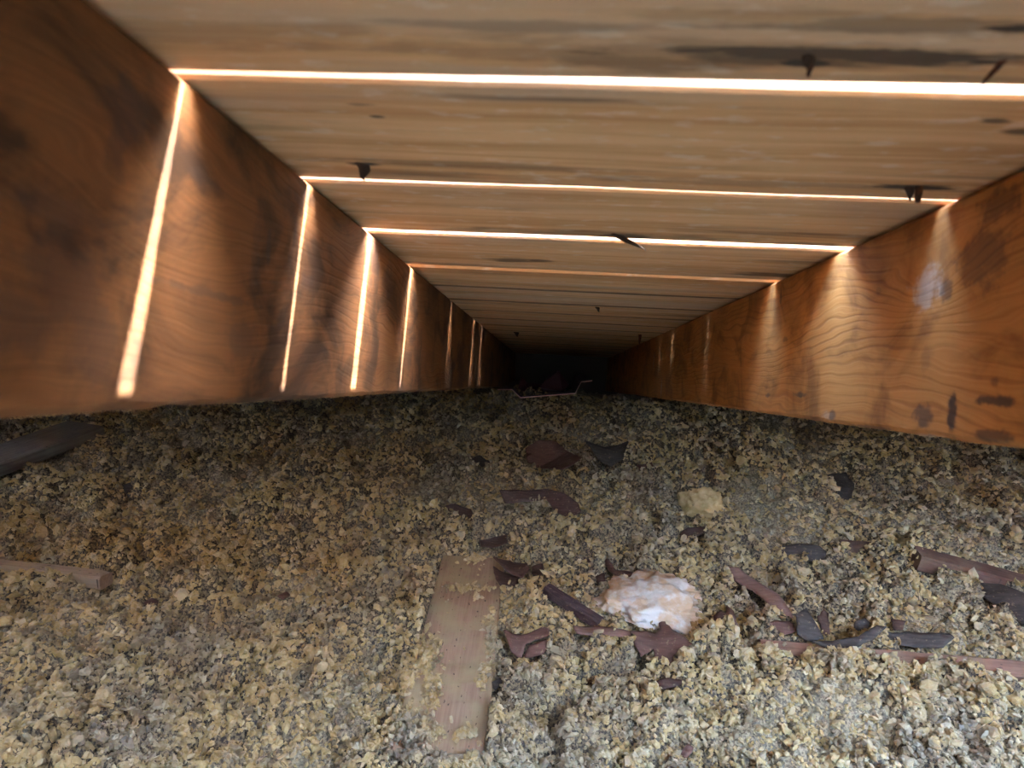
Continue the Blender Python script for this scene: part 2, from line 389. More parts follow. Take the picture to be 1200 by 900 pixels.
# ------------------------------------------------------------------ litter lying on the fill
LITTER = []      # (polygon xy, plane point, normal, clearance, keep) : the fill is pressed down below these
def sd_poly(x, y, poly):
    d = np.full(x.shape, 9.0); ins = np.zeros(x.shape, bool); n = len(poly)
    for i in range(n):
        ax, ay = poly[i]; bx, by = poly[(i + 1) % n]; ex, ey = bx - ax, by - ay
        t = np.clip(((x - ax) * ex + (y - ay) * ey) / (ex * ex + ey * ey + 1e-12), 0, 1)
        d = np.minimum(d, np.hypot(x - ax - t * ex, y - ay - t * ey))
        c = (ay > y) != (by > y)
        ins ^= c & (x < (bx - ax) * (y - ay) / (by - ay + 1e-12) + ax)
    return np.where(ins, -d, d)
def bz(x, y): return float(base(np.array([x]), np.array([y]))[0])
def ground(px, py, lift=0.0):            # where the sight line meets the swells
    z = Z0
    for _ in range(12):
        p = hit0(px, py, z); z = .5 * z + .5 * (bz(p.x, p.y) + lift)
    return hit0(px, py, z)

def brown(name, c0, c1, rough=.7):
    n = NT(name); p = n.coord(); x, y, z = n.xyz(p)[:3]
    a = n.noise(n.vec(n.f('MULTIPLY', x, 40), n.f('MULTIPLY', y, 220), n.f('MULTIPLY', z, 100)), 1.0, 5, .6, .4)
    c = n.mix(n.sm(a, .3, .7), c0, c1)
    c = n.mix(n.f('MULTIPLY', n.sm(n.noise(p, 160, 3), .6, .72), .5), c, (.34, .27, .15))
    n.set('Base Color', c); n.set('Roughness', rough); n.bump(a, .4, .001)
    return n.m
M_red = brown('red_brown_felt', (.115, .062, .048), (.17, .095, .074))
M_dkb = brown('dark_brown_felt', (.068, .039, .031), (.118, .071, .057))
M_grey = brown('charcoal_felt', (.046, .039, .035), (.090, .077, .068))
M_pale = brown('dusty_brown_felt', (.21, .125, .10), (.30, .19, .155))
M_purp = brown('dark_stick', (.045, .030, .034), (.11, .075, .075), .55)

def flake(name, outline, mat, label, cat, lift=.012, th=.0022, tilt=(0, 0), curl=0.0, curl_dir=0.0, group=None, fold=None):
    """a thin torn sheet: outline in pixels laid on a (tilted) plane over the fill"""
    cx = sum(p[0] for p in outline) / len(outline); cy = sum(p[1] for p in outline) / len(outline)
    c = ground(cx, cy, max(lift + .006, .026)); nrm = Vector((tilt[0], tilt[1], 1)).normalized()
    pts = [on_plane(px, py, c, nrm) for px, py in outline]
    e1 = Vector((1, 0, 0)); e1 = (e1 - nrm * e1.dot(nrm)).normalized(); e2 = nrm.cross(e1)
    rr = random.Random(len(LITTER) * 13 + 5)
    dense = []
    for i in range(len(pts)):                                        # ragged rim
        a, b = pts[i], pts[(i + 1) % len(pts)]; m = max(2, int((b - a).length / .006))
        for k in range(m):
            q = a.lerp(b, k / m); s = 0 if k == 0 else .0006
            dense.append(q + e1 * rr.gauss(0, s) + e2 * rr.gauss(0, s))
    loc = [((q - c).dot(e1), (q - c).dot(e2)) for q in dense]
    bm = bmesh.new(); vs = [bm.verts.new((u, v, 0)) for u, v in loc]
    f = bm.faces.new(vs); bmesh.ops.triangulate(bm, faces=[f])
    for _ in range(2):
        bmesh.ops.subdivide_edges(bm, edges=[e for e in bm.edges if e.calc_length() > .008], cuts=1)
        bmesh.ops.triangulate(bm, faces=bm.faces[:])
    size = max(math.hypot(u, v) for u, v in loc)
    cd = (math.cos(curl_dir), math.sin(curl_dir)); s1, s2 = rr.uniform(0, 9), rr.uniform(0, 9)
    for v in bm.verts:
        t = (v.co.x * cd[0] + v.co.y * cd[1]) / size
        v.co.z = curl * size * t * t + size * .05 * (math.sin(v.co.x / size * 3 + s1) + math.sin(v.co.y / size * 4 + s2))
        if fold: v.co.z += fold[1] * max(0, (v.co.x * math.cos(fold[0]) + v.co.y * math.sin(fold[0])) - fold[2] * size)
    bmesh.ops.recalc_face_normals(bm, faces=bm.faces)
    if sum(f.normal.z for f in bm.faces) < 0: bmesh.ops.reverse_faces(bm, faces=bm.faces)
    me = bpy.data.meshes.new(name); bm.to_mesh(me); bm.free(); me.shade_smooth()
    M = Matrix.Translation(c) @ Matrix((e1, e2, nrm)).transposed().to_4x4()
    o = link(name, me, mat, None, M)
    md = o.modifiers.new('thickness', 'SOLIDIFY'); md.thickness = th; md.offset = -1
    LITTER.append(([(p.x, p.y) for p in pts], c, nrm, th + .003 + size * .08, 0.01))
    return setp(o, label, cat, group)

def timber(name, a, b, wid, th, mat, label, cat, lift=.02, roll=0.0, bury=.010, keep=.05, group=None, raise_b=0.0):
    """a sawn piece from pixel a to pixel b; wid across, th deep"""
    A = ground(*a, lift); B = ground(*b, lift); B.z += raise_b
    d = (B - A).normalized(); side = d.cross(Vector((0, 0, 1))).normalized(); up = side.cross(d).normalized()
    side, up = side * math.cos(roll) + up * math.sin(roll), up * math.cos(roll) - side * math.sin(roll)
    L = (B - A).length; n = max(4, int(L / .02)); V, Fc = [], []; bv = min(wid, th) * .12; rr = random.Random(int(a[0]))
    w, t = wid / 2, th
    for i in range(n + 1):
        x = L * i / n; j = [rr.gauss(0, .0006) for _ in range(8)]; s = rr.gauss(0, .0004)
        V += [(x, -w + j[0], -t + bv), (x, -w + bv, -t), (x, w - bv, -t), (x, w, -t + bv), (x, w + j[1], -bv + s), (x, w - bv, j[2]), (x, -w + bv, j[3]), (x, -w + j[4], -bv + s)]
    for i in range(n):
        p, q = 8 * i, 8 * i + 8
        for k in range(8): Fc.append((p + k, q + k, q + (k + 1) % 8, p + (k + 1) % 8))
    Fc += [tuple(reversed(range(8))), tuple(8 * n + k for k in range(8))]
    M = Matrix.Translation(A) @ Matrix((d, side, up)).transposed().to_4x4()
    # local y = side; make it right-handed
    M = Matrix.Translation(A) @ Matrix((d, up.cross(d), up)).transposed().to_4x4()
    o = link(name, from_bm(name, _bm(V, Fc)), mat, None, M)
    q = up.cross(d) * w
    LITTER.append(([(v.x, v.y) for v in (A + q, B + q, B - q, A - q)], A, up, bury, keep))
    return setp(o, label, cat, group)

def wood(name, c0, c1, speck=(.05, .04, .035), dusty=.35):
    n = NT(name); p = n.coord(); x, y, z = n.xyz(p)[:3]
    g = n.noise(n.vec(n.f('MULTIPLY', x, 8), n.f('MULTIPLY', y, 260), n.f('MULTIPLY', z, 200)), 1.0, 5, .6, .3)
    d = n.noise(p, 18, 4, .6)
    c = n.mix(n.sm(g, .3, .7), c0, c1)
    c = n.mix(n.f('MULTIPLY', n.sm(d, .42, .62), dusty), c, (.38, .31, .17))
    c = n.mix(n.f('MULTIPLY', n.sm(n.noise(n.vec(n.f('MULTIPLY', x, 90), n.f('MULTIPLY', y, 200), z), 1.0, 2, .5), .66, .72), .8), c, speck)
    n.set('Base Color', c); n.set('Roughness', .8); n.bump(g, .35, .001)
    return n.m
M_plank = wood('dusty_pink_pine', (.30, .20, .13), (.39, .265, .172), dusty=.75)
M_batten = wood('red_brown_batten', (.20, .112, .078), (.28, .16, .112), dusty=.2)
M_gbatten = wood('grey_batten', (.30, .23, .17), (.38, .30, .23), dusty=.4)
M_dkbat = wood('dark_batten', (.10, .054, .042), (.15, .085, .065), dusty=.15)
M_dkgrey = wood('dark_grey_board', (.13, .11, .09), (.2, .17, .14), dusty=.15)

timber('plank', (555, 652), (512, 884), .114, .018, M_plank, 'flat pinkish pine offcut half buried at the front centre', 'plank', lift=.026, bury=.006, keep=.10)
timber('batten', (893, 757), (1240, 786), .030, .030, M_batten, 'long reddish batten running off to the right below the dark scraps', 'batten', lift=.026, bury=.020, keep=.02, roll=-.25)
timber('batten', (985, 634), (1060, 641), .020, .02, M_dkbat, 'short dark red batten end behind the insulation mound', 'batten', lift=.022, bury=.012, keep=.05)
timber('batten', (1075, 645), (1245, 690), .045, .03, M_dkbat, 'thick dark red batten behind the insulation mound at the right edge', 'batten', lift=.035, bury=.02, keep=.02)
timber('batten', (-30, 655), (124, 673), .026, .022, M_gbatten, 'grey topped batten poking in from the left edge', 'batten', lift=.042, bury=.016, keep=.03, roll=.1)
timber('board', (-40, 545), (100, 496), .12, .03, M_dkgrey, 'dark weathered board lying under the left rafter', 'board', lift=.062, bury=.03, keep=.0)
timber('stick', (641, 686), (704, 726), .019, .016, M_purp, 'round dark purplish stick left of the white tuft', 'stick', lift=.030, bury=.012, keep=.02)

S = 'torn scrap'; G = 'scraps of torn roofing felt'
flake('felt_scrap', [(672, 731), (700, 731), (742, 741), (744, 751), (706, 745), (676, 741)], M_pale, 'narrow dusty brown strip beside the star shaped scrap', S, lift=.030, group=G)
flake('felt_scrap', [(738, 742), (756, 739), (768, 742), (774, 736), (770, 719), (780, 727), (788, 740), (799, 749), (811, 760), (796, 767), (789, 766), (790, 781), (778, 774), (768, 766), (766, 758), (752, 766), (743, 754)], M_red, 'star shaped reddish scrap in front of the white tuft', S, lift=.026, curl=.10, group=G)
flake('felt_scrap', [(591, 743), (612, 744), (636, 736), (643, 740), (642, 748), (616, 755), (611, 771), (599, 764)], M_red, 'folded reddish scrap lying right of the pine offcut', S, lift=.026, tilt=(0, -.2), curl=.3, group=G)
flake('felt_scrap', [(620, 757), (642, 749), (642, 766), (622, 770), (613, 769)], M_red, 'small reddish flap under the folded scrap right of the offcut', S, lift=.018, tilt=(0, -.35), group=G)
flake('felt_scrap', [(578, 657), (598, 655), (618, 661), (620, 670), (612, 676), (594, 669)], M_dkb, 'dark brown leaf shaped scrap at the far end of the pine offcut', S, lift=.030, curl=.2, group=G)
flake('felt_scrap', [(578, 662), (592, 669), (609, 678), (606, 686), (588, 686), (581, 678)], M_dkb, 'dark scrap tucked under the leaf shaped one at the offcut end', S, lift=.014, group=G)
flake('felt_scrap', [(623, 664), (636, 661), (639, 670), (633, 676), (624, 673)], M_dkb, 'tiny brown chip above the dark stick', S, lift=.018, group=G)
flake('felt_scrap', [(707, 653), (713, 655), (722, 667), (742, 672), (741, 677), (724, 676), (714, 667)], M_dkb, 'thin curved sliver behind the white tuft', S, lift=.022, group=G)
flake('felt_scrap', [(675, 649), (690, 655), (697, 660), (690, 660), (678, 654)], M_dkb, 'short dark sliver left of the thin curved one', S, lift=.018, group=G)
flake('felt_scrap', [(697, 675), (708, 672), (710, 680), (701, 685)], M_dkb, 'tiny dark chip left of the white tuft top', S, lift=.018, group=G)
flake('felt_scrap', [(561, 634), (578, 628), (594, 627), (594, 635), (578, 641), (564, 641)], M_dkb, 'dark oval scrap just behind the pine offcut', S, lift=.020, group=G)
flake('felt_scrap', [(586, 580), (606, 575), (640, 574), (660, 582), (676, 594), (681, 603), (668, 610), (650, 600), (640, 587), (612, 588), (592, 592)], M_dkb, 'long dark curved scrap across the middle of the insulation', S, lift=.030, curl=.12, tilt=(0, -.25), group=G)
flake('felt_scrap', [(616, 524), (632, 515), (650, 518), (681, 543), (672, 556), (658, 562), (640, 552), (618, 538)], M_red, 'large far brown scrap with a crease left of the black one', S, lift=.030, tilt=(0, -.30), group=G, fold=(-.8, .35, .0))
flake('felt_scrap', [(684, 522), (708, 526), (736, 518), (730, 538), (716, 546), (702, 541)], M_grey, 'black curved scrap farthest back in the insulation', S, lift=.032, tilt=(.05, -.30), curl=.3, group=G)
flake('felt_scrap', [(746, 545), (764, 541), (769, 548), (766, 560), (752, 558)], M_red, 'dull brown chip right of the black curved scrap', S, lift=.022, tilt=(0, -.2), group=G)
flake('felt_scrap', [(552, 537), (562, 533), (574, 540), (570, 549), (554, 547)], M_grey, 'charcoal lump far back left of the creased scrap', S, lift=.022, th=.008, tilt=(0, -.3), group=G)
flake('felt_scrap', [(522, 594), (533, 590), (552, 597), (556, 607), (543, 612), (528, 606)], M_dkb, 'maroon chip left of the long dark curved scrap', S, lift=.020, tilt=(0, -.2), group=G)
flake('felt_scrap', [(796, 627), (806, 618), (826, 615), (829, 622), (814, 629), (802, 632)], M_dkb, 'dark chip in front of the big yellow clump', S, lift=.022, tilt=(0, -.2), group=G)
flake('felt_scrap', [(853, 662), (866, 664), (890, 682), (912, 702), (932, 728), (922, 728), (900, 710), (880, 690), (862, 676)], M_pale, 'long pinkish strip leading to the dark scraps on the right', S, lift=.030, curl=.08, group=G)
flake('felt_scrap', [(899, 732), (908, 727), (926, 728), (934, 740), (916, 744)], M_red, 'reddish leaf shaped scrap at the end of the pinkish strip', S, lift=.030, tilt=(0, -.2), curl=.2, group=G)
flake('felt_scrap', [(932, 722), (946, 711), (952, 724), (960, 738), (966, 748), (944, 750), (934, 744)], M_grey, 'charcoal crumpled scrap above the reddish batten', S, lift=.034, tilt=(.1, -.5), curl=.2, group=G)
flake('felt_scrap', [(958, 722), (966, 714), (972, 718), (972, 744), (964, 746)], M_dkb, 'upright brown scrap beside the charcoal crumpled one', S, lift=.032, tilt=(.3, -.5), group=G)
flake('felt_scrap', [(952, 752), (980, 748), (1006, 746), (1026, 736), (1038, 738), (1024, 750), (1002, 758), (974, 758)], M_grey, 'dark curved strip lying along the reddish batten', S, lift=.036, curl=.12, tilt=(0, -.2), group=G)
flake('felt_scrap', [(1036, 742), (1060, 740), (1112, 745), (1118, 749), (1106, 758), (1070, 755), (1044, 751)], M_grey, 'straight charcoal strip below the insulation mound', S, lift=.032, tilt=(0, -.15), group=G)
flake('felt_scrap', [(1002, 728), (1014, 724), (1021, 732), (1016, 742), (1005, 742)], M_grey, 'round charcoal chip at the foot of the mound', S, lift=.026, th=.006, tilt=(0, -.5), group=G)
flake('felt_scrap', [(1044, 725), (1062, 727), (1058, 738), (1048, 738)], M_dkb, 'small brown chip at the foot of the mound', S, lift=.022, tilt=(0, -.4), group=G)
flake('felt_scrap', [(914, 640), (934, 638), (960, 641), (970, 648), (966, 657), (950, 657), (938, 650), (918, 647)], M_grey, 'smooth dark oblong scrap left of the dark red batten end', S, lift=.028, tilt=(0, -.2), group=G)
flake('felt_scrap', [(1138, 676), (1168, 684), (1206, 700), (1206, 734), (1180, 716), (1156, 702)], M_grey, 'grey sheet under the thick batten at the right edge', S, lift=.012, group=G)
flake('felt_scrap', [(836, 724), (844, 716), (850, 720), (852, 706), (858, 712), (866, 732), (856, 728), (848, 736), (838, 734)], M_red, 'small forked reddish chip right of the white tuft', S, lift=.022, group=G)
flake('felt_scrap', [(759, 798), (778, 795), (800, 797), (802, 802), (784, 805), (768, 806)], M_dkb, 'thin maroon chip in front of the star shaped scrap', S, lift=.016, group=G)
flake('felt_scrap', [(140, 570), (152, 564), (158, 576), (150, 582)], M_grey, 'small dark chip on the far left insulation', S, lift=.02, tilt=(0, -.3), group=G)
flake('felt_scrap', [(167, 706), (178, 700), (186, 704), (182, 711), (172, 710)], M_dkb, 'tiny maroon chip on the left insulation', S, lift=.016, group=G)
flake('felt_scrap', [(325, 698), (336, 693), (340, 697), (332, 702)], M_red, 'tiny red chip left of the pine offcut', S, lift=.014, group=G)
flake('felt_scrap', [(795, 882), (806, 872), (813, 876), (804, 888)], M_red, 'tiny red chip at the bottom edge', S, lift=.012, group=G)
flake('felt_scrap', [(576, 800), (586, 794), (590, 800), (580, 808)], M_grey, 'small grey chip by the near end of the offcut', S, lift=.016, group=G)
flake('felt_scrap', [(970, 556), (992, 552), (1002, 566), (994, 596), (980, 586)], M_grey, 'dark patch of felt in shade below the right rafter', S, lift=.02, tilt=(0, -.2), group=G)

# ---- the fill itself
def press(x, y, z):
    for poly, c, nrm, clear, keep in LITTER:
        xs = [p[0] for p in poly]; ys = [p[1] for p in poly]; m = .02
        idx = np.nonzero((x > min(xs) - m) & (x < max(xs) + m) & (y > min(ys) - m) & (y < max(ys) + m))[0]
        if not len(idx): continue
        xx, yy = x[idx], y[idx]; s = sd_poly(xx, yy, poly)
        pz = c.z - (nrm.x * (xx - c.x) + nrm.y * (yy - c.y)) / nrm.z - clear
        t = np.clip(1 - (s + .001) / .010, 0, 1); cap = pz + (1 - t) * .05
        z[idx] = np.minimum(z[idx], cap)
    return z
NR, NC = 430, 600
yr = .42 * (2.56 / .42) ** (np.arange(NR) / (NR - 1)); sc = np.linspace(-1, 1, NC)
Yg = np.repeat(yr[:, None], NC, 1); Xg = sc[None, :] * (.22 + .86 * Yg); Xg = np.clip(Xg, -2.235, 2.115)
x, y = Xg.ravel(), Yg.ravel()
z = press(x, y, base(x, y) + lumps(x, y))
V0 = np.stack([x, y, z], 1)
i = np.arange(NR * NC).reshape(NR, NC)
Q0 = np.stack([i[:-1, :-1], i[:-1, 1:], i[1:, 1:], i[1:, :-1]], -1).reshape(-1, 4)
# coarse surroundings, a little lower under the fine part
cx, cy = np.meshgrid(np.linspace(-2.23, 2.11, 120), np.linspace(-2.35, 2.56, 130)); cx, cy = cx.ravel(), cy.ravel()
inside = (cy > .45) & (np.abs(cx) < .17 + .86 * cy)
cz = base(cx, cy) + lumps(cx, cy) - np.where(inside, .08, .004)
V1 = np.stack([cx, cy, np.minimum(cz, 9)], 1); j = np.arange(120 * 130).reshape(130, 120) + len(V0)
Q1 = np.stack([j[:-1, :-1], j[:-1, 1:], j[1:, 1:], j[1:, :-1]], -1).reshape(-1, 4)
# crumbs: unequal faceted nuggets
bm = bmesh.new(); bmesh.ops.create_icosphere(bm, subdivisions=1, radius=1.0)
bm.verts.ensure_lookup_table(); ico = np.array([v.co[:] for v in bm.verts]); icf = np.array([[v.index for v in f.verts] for f in bm.faces]); bm.free(); NI = 12
NCR = 30000
u = rng.uniform(0, 1, NCR); cyy = .5 * (2.3 / .5) ** u; cxx = np.clip(rng.uniform(-1, 1, NCR) * (.18 + .85 * cyy), -2.2, 2.09)
def heap(x, y):                           # where the crumbs lie in drifts
    return .55 * perlin(x * 36 + 11, y * 36 + 5) + .5 * perlin(x * 85, y * 85 + 21) + .5 * perlin(x * 9 + 20, y * 9) + .10
hp = heap(cxx, cyy); felt = np.clip(perlin(cxx * 5 + 60, cyy * 5 + 33) * 2.2 + .35, 0, 1)
ok = rng.uniform(0, 1, NCR) < np.clip((hp + .08) / .22, 0, 1) * .62 * (1 - .45 * felt) + .03
cxx, cyy, hp = cxx[ok], cyy[ok], hp[ok]
lz = lumps(cxx, cyy)
czz = press(cxx, cyy, base(cxx, cyy) + lz)
size = (.0014 + .0009 * rng.gamma(2.0, .6, len(cxx))) * (.60 + .50 * cyy)
czz = czz + rng.uniform(-.1, 1, len(cxx)) * .016 * np.clip(hp + .1, .05, .6)
keep = np.ones(len(cxx), bool)
for poly, c, nrm, clear, kp in LITTER:
    s = sd_poly(cxx, cyy, poly); ins = s < -.0005
    up = ins & (rng.uniform(0, 1, len(cxx)) < kp)
    keep &= ~ins | up
    top = c.z - (nrm.x * (cxx - c.x) + nrm.y * (cyy - c.y)) / nrm.z
    czz = np.where(up, top, czz)
cxx, cyy, czz, size = cxx[keep], cyy[keep], czz[keep], size[keep]
# little heaps that lie over the pine offcut and over battens: (pixel, radius px, count, lift)
for (px, py, rx, ry, n, hgt) in [(500, 772, 15, 26, 260, .012), (507, 812, 10, 14, 120, .009), (560, 700, 4, 3, 10, .004), (545, 690, 26, 3, 60, .005), (478, 858, 26, 26, 300, .016), (575, 752, 6, 30, 160, .008),
                                (543, 861, 10, 4, 40, .005), (513, 855, 5, 4, 16, .004), (566, 792, 5, 10, 50, .006), (556, 655, 8, 5, 40, .005), (478, 795, 7, 20, 110, .008), (530, 895, 40, 5, 160, .01),
                                (900, 766, 14, 8, 90, .014), (990, 775, 20, 10, 160, .016), (1060, 790, 40, 6, 160, .012), (960, 774, 14, 5, 50, .008), (1150, 805, 30, 6, 110, .01), (1068, 642, 10, 7, 90, .02), (40, 672, 50, 3, 110, .008), (630, 592, 16, 5, 110, .018)]:
    for _ in range(n):
        ax, ay = random.gauss(0, .5), random.gauss(0, .5); p = ground(px + ax * rx * 1.3, py + ay * ry * 1.3, .027)
        r2 = max(0, 1 - (ax * ax + ay * ay) / 1.2)
        cxx = np.append(cxx, p.x); cyy = np.append(cyy, p.y); czz = np.append(czz, p.z + hgt * r2 * random.random()); size = np.append(size, random.uniform(.0020, .0045))
n = len(cxx)
q = rng.normal(size=(n, 4)); q /= np.linalg.norm(q, axis=1)[:, None]; a, b, c, d = q.T
R = np.stack([1 - 2 * (c * c + d * d), 2 * (b * c - a * d), 2 * (b * d + a * c), 2 * (b * c + a * d), 1 - 2 * (b * b + d * d), 2 * (c * d - a * b), 2 * (b * d - a * c), 2 * (c * d + a * b), 1 - 2 * (b * b + c * c)], 1).reshape(n, 3, 3)
shape = ico[None] * rng.uniform(.5, 1.45, (n, NI, 1)) * (size[:, None, None] * rng.uniform(.6, 1.3, (n, 1, 3)) * np.array([1.3, 1.0, .7]))
V2 = np.einsum('nij,nkj->nki', R, shape) + np.stack([cxx, cyy, czz + size * .1], 1)[:, None, :]
V2 = V2.reshape(-1, 3); F2 = (icf[None] + (np.arange(n) * NI)[:, None, None] + len(V0) + len(V1)).reshape(-1, 3)
# tufts: ragged little lumps of matted fibre that overlap and sink into one another
from mathutils import noise as mn
bm = bmesh.new(); bmesh.ops.create_icosphere(bm, subdivisions=2, radius=1.0); bm.verts.ensure_lookup_table()
knob = [v.co.copy() for v in bm.verts]; knf = np.array([[v.index for v in f.verts] for f in bm.faces]); bm.free()
temps = []
for k in range(60):
    o3 = Vector((k * 7.3, k * 3.1, k * 5.7)); rk = random.Random(k)
    temps.append([v * max(.25, 1 + .75 * mn.noise(v * 1.5 + o3) + .9 * (.25 - abs(mn.noise(v * 2.4 + o3))) + rk.uniform(-.17, .17)) for v in knob])
temps = np.array(temps)
def quats(m):
    q = rng.normal(size=(m, 4)); q /= np.linalg.norm(q, axis=1)[:, None]; a, b, c, d = q.T
    return np.stack([1 - 2 * (c * c + d * d), 2 * (b * c - a * d), 2 * (b * d + a * c), 2 * (b * c + a * d), 1 - 2 * (b * b + d * d), 2 * (c * d - a * b), 2 * (b * d - a * c), 2 * (c * d + a * b), 1 - 2 * (b * b + c * c)], 1).reshape(m, 3, 3)
def tufts(NKL, r0, r1, shapes, faces, first):
    u = rng.uniform(0, 1, NKL * 4); ky = .5 * (2.35 / .5) ** u; kx = rng.uniform(-1, 1, NKL * 4) * (.18 + .85 * ky)
    kx = np.clip(kx, -2.2, 2.09)
    kf = np.clip(perlin(kx * 5 + 60, ky * 5 + 33) * 2.2 + .35, 0, 1); kh = heap(kx, ky)
    okk = np.nonzero(rng.uniform(0, 1, NKL * 4) < np.clip((kh + .36) / .34, .05, 1) * (1 - .6 * kf))[0][:NKL]
    kx, ky, kh = kx[okk], ky[okk], kh[okk]; m = len(kx)
    kr = np.minimum((r0 + r1 * rng.gamma(1.7, 1.0, m)) * (.66 + .46 * ky), .010)
    kz = press(kx, ky, base(kx, ky) + lumps(kx, ky)); kk = np.ones(m, bool)
    for poly, c, nrm, clear, kp in LITTER: kk &= sd_poly(kx, ky, poly) > kr * .4
    kx, ky, kz, kr, kh = kx[kk], ky[kk], kz[kk], kr[kk], kh[kk]; m = len(kx)
    kz = kz + kr * rng.uniform(-.3, .7, m) + rng.uniform(0, 1, m) * .012 * np.clip(kh, 0, .6)
    V = np.einsum('nij,nkj->nki', quats(m), shapes[rng.integers(0, len(shapes), m)] * rng.uniform(.7, 1.3, (m, 1, 3)) * np.array([1.35, 1.0, .75]))
    V = V * kr[:, None, None] + np.stack([kx, ky, kz], 1)[:, None, :]
    nk = shapes.shape[1]
    return V.reshape(-1, 3), (faces[None] + (np.arange(m) * nk)[:, None, None] + first).reshape(-1, 3), np.repeat(rng.uniform(0, 1, m), nk)
V3a, F3a, t3a = tufts(5000, .0022, .0006, temps, knf, len(V0) + len(V1) + len(V2))
small = ico[None] * rng.uniform(.5, 1.5, (80, NI, 1))
V3b, F3b, t3b = tufts(84000, .0017, .0007, small, icf, len(V0) + len(V1) + len(V2) + len(V3a))
V3 = np.concatenate([V3a, V3b]); F2 = np.concatenate([F2, F3a, F3b]); ktone = np.concatenate([t3a, t3b])
VV = np.concatenate([V0, V1, V2, V3]).astype(np.float32); Qs = np.concatenate([Q0, Q1])
me = bpy.data.meshes.new('loose_fill_insulation')
me.vertices.add(len(VV)); me.vertices.foreach_set('co', VV.ravel())
loops = np.concatenate([Qs.ravel(), F2.ravel()]).astype(np.int32)
me.loops.add(len(loops)); me.loops.foreach_set('vertex_index', loops)
me.polygons.add(len(Qs) + len(F2))
me.polygons.foreach_set('loop_start', np.concatenate([np.arange(len(Qs)) * 4, len(Qs) * 4 + np.arange(len(F2)) * 3]).astype(np.int32))
me.update(calc_edges=True); me.validate()
me.polygons.foreach_set('use_smooth', np.concatenate([np.ones(len(Qs), bool), np.zeros(len(F2), bool)]))
tone = np.concatenate([np.full(len(V0) + len(V1), -1.0), np.repeat(rng.uniform(0, 1, n), NI), ktone]).astype(np.float32)
mat_ = np.zeros(len(VV)); mat_[:len(V0) + len(V1)] = np.clip(perlin(VV[:len(V0) + len(V1), 0] * 5 + 60, VV[:len(V0) + len(V1), 1] * 5 + 33) * 2.2 + .35, 0, 1)
me.attributes.new('matted', 'FLOAT', 'POINT').data.foreach_set('value', mat_.astype(np.float32))
me.attributes.new('tone', 'FLOAT', 'POINT').data.foreach_set('value', tone)

def fill_material():
    n = NT('loose_mineral_fill'); p = n.coord()
    at = n.t.nodes.new('ShaderNodeAttribute'); at.attribute_name = 'tone'; tone = at.outputs['Fac']
    big = n.noise(p, 6.0, 4, .6, .4); mid = n.noise(p, 22, 4, .6); fine = n.noise(p, 260, 4, .65); spk = n.noise(p, 120, 3, .6)
    grey = n.sm(n.f('ADD', big, n.f('MULTIPLY', n.f('SUBTRACT', mid, .5), .35)), .47, .68)
    # crumbs: straw yellow, olive grey where matted, a few slate ones
    c = n.mix(n.sm(mid, .35, .65), (.45, .325, .140), (.55, .425, .210))
    c = n.mix(n.f('MULTIPLY', n.sm(fine, .42, .70), .45), c, (.64, .54, .33))
    c = n.mix(n.f('MULTIPLY', grey, .62), c, (.26, .247, .215))
    c = n.mix(n.f('MULTIPLY', n.sm(n.noise(n.v('ADD', p, (3.1, 1.7, .4)), 30, 3, .6), .50, .63), .66), c, (.17, .155, .128))
    t2 = n.f('ADD', tone, n.f('MULTIPLY', grey, .14))
    c = n.mix(n.f('MULTIPLY', n.sm(t2, .92, 1.14), .5), c, (.15, .15, .165))
    c = n.mix(n.f('MULTIPLY', n.f('SUBTRACT', 1.0, n.sm(n.f('ABSOLUTE', tone), .0, .4)), .35), c, (.66, .61, .45))
    # the packed bed under them: slate dust darkened to paint in crevice shade, with straw mats
    am = n.t.nodes.new('ShaderNodeAttribute'); am.attribute_name = 'matted'
    mf = n.sm(n.f('ADD', n.f('MULTIPLY', am.outputs['Fac'], .8), n.f('MULTIPLY', n.f('SUBTRACT', spk, .5), 1.6)), .30, .75)
    bed = n.mix(mf, n.mix(n.sm(fine, .40, .60), (.06, .055, .05), (.30, .245, .15)), n.mix(n.sm(fine, .40, .60), (.17, .15, .11), (.40, .34, .22)))
    c = n.mix(n.sm(tone, -.6, -.4), bed, c)
    n.set('Base Color', c); n.set('Roughness', .95); n.set('Specular IOR Level', .1)
    n.bump(n.f('ADD', fine, n.f('MULTIPLY', n.noise(p, 700, 2), .5)), .6, .003)
    return n.m
fill = link('loose_fill_insulation', me, fill_material())
setp(fill, 'crumbly yellow and grey loose fill insulation covering the attic floor', 'insulation', kind='stuff')

# ---- single clumps
def clump(name, px, py, r, flat, mat, label, lift, seed, cat='clump', stretch=(1, 1), rough=.28):
    bm = bmesh.new(); bmesh.ops.create_icosphere(bm, subdivisions=5, radius=1.0)
    from mathutils import noise as mn
    o3 = Vector((seed * 3.1, seed * 1.7, seed))
    for v in bm.verts:
        q = v.co.copy(); k = 1 + .38 * mn.noise(q * 1.3 + o3) + rough * .55 * mn.noise(q * 4 + o3) + rough * .5 * (.5 - abs(mn.noise(q * 9 + o3))) + rough * .28 * mn.noise(q * 22 + o3)
        v.co = Vector((q.x * k * r * stretch[0], q.y * k * r * stretch[1], q.z * k * r * flat))
    c = ground(px, py, lift)
    return setp(link(name, from_bm(name, bm, True), mat, None, Matrix.Translation(c)), label, cat)
n = NT('white_fluff'); p = n.coord(); a = n.noise(p, 30, 5, .6)
n.set('Base Color', n.mix(n.sm(a, .42, .60), (.86, .80, .72), (.74, .55, .36))); n.set('Roughness', 1); n.bump(n.noise(p, 350, 4, .7), .6, .003); n.set('Specular IOR Level', .05); M_white = n.m
n = NT('ochre_clump'); p = n.coord()
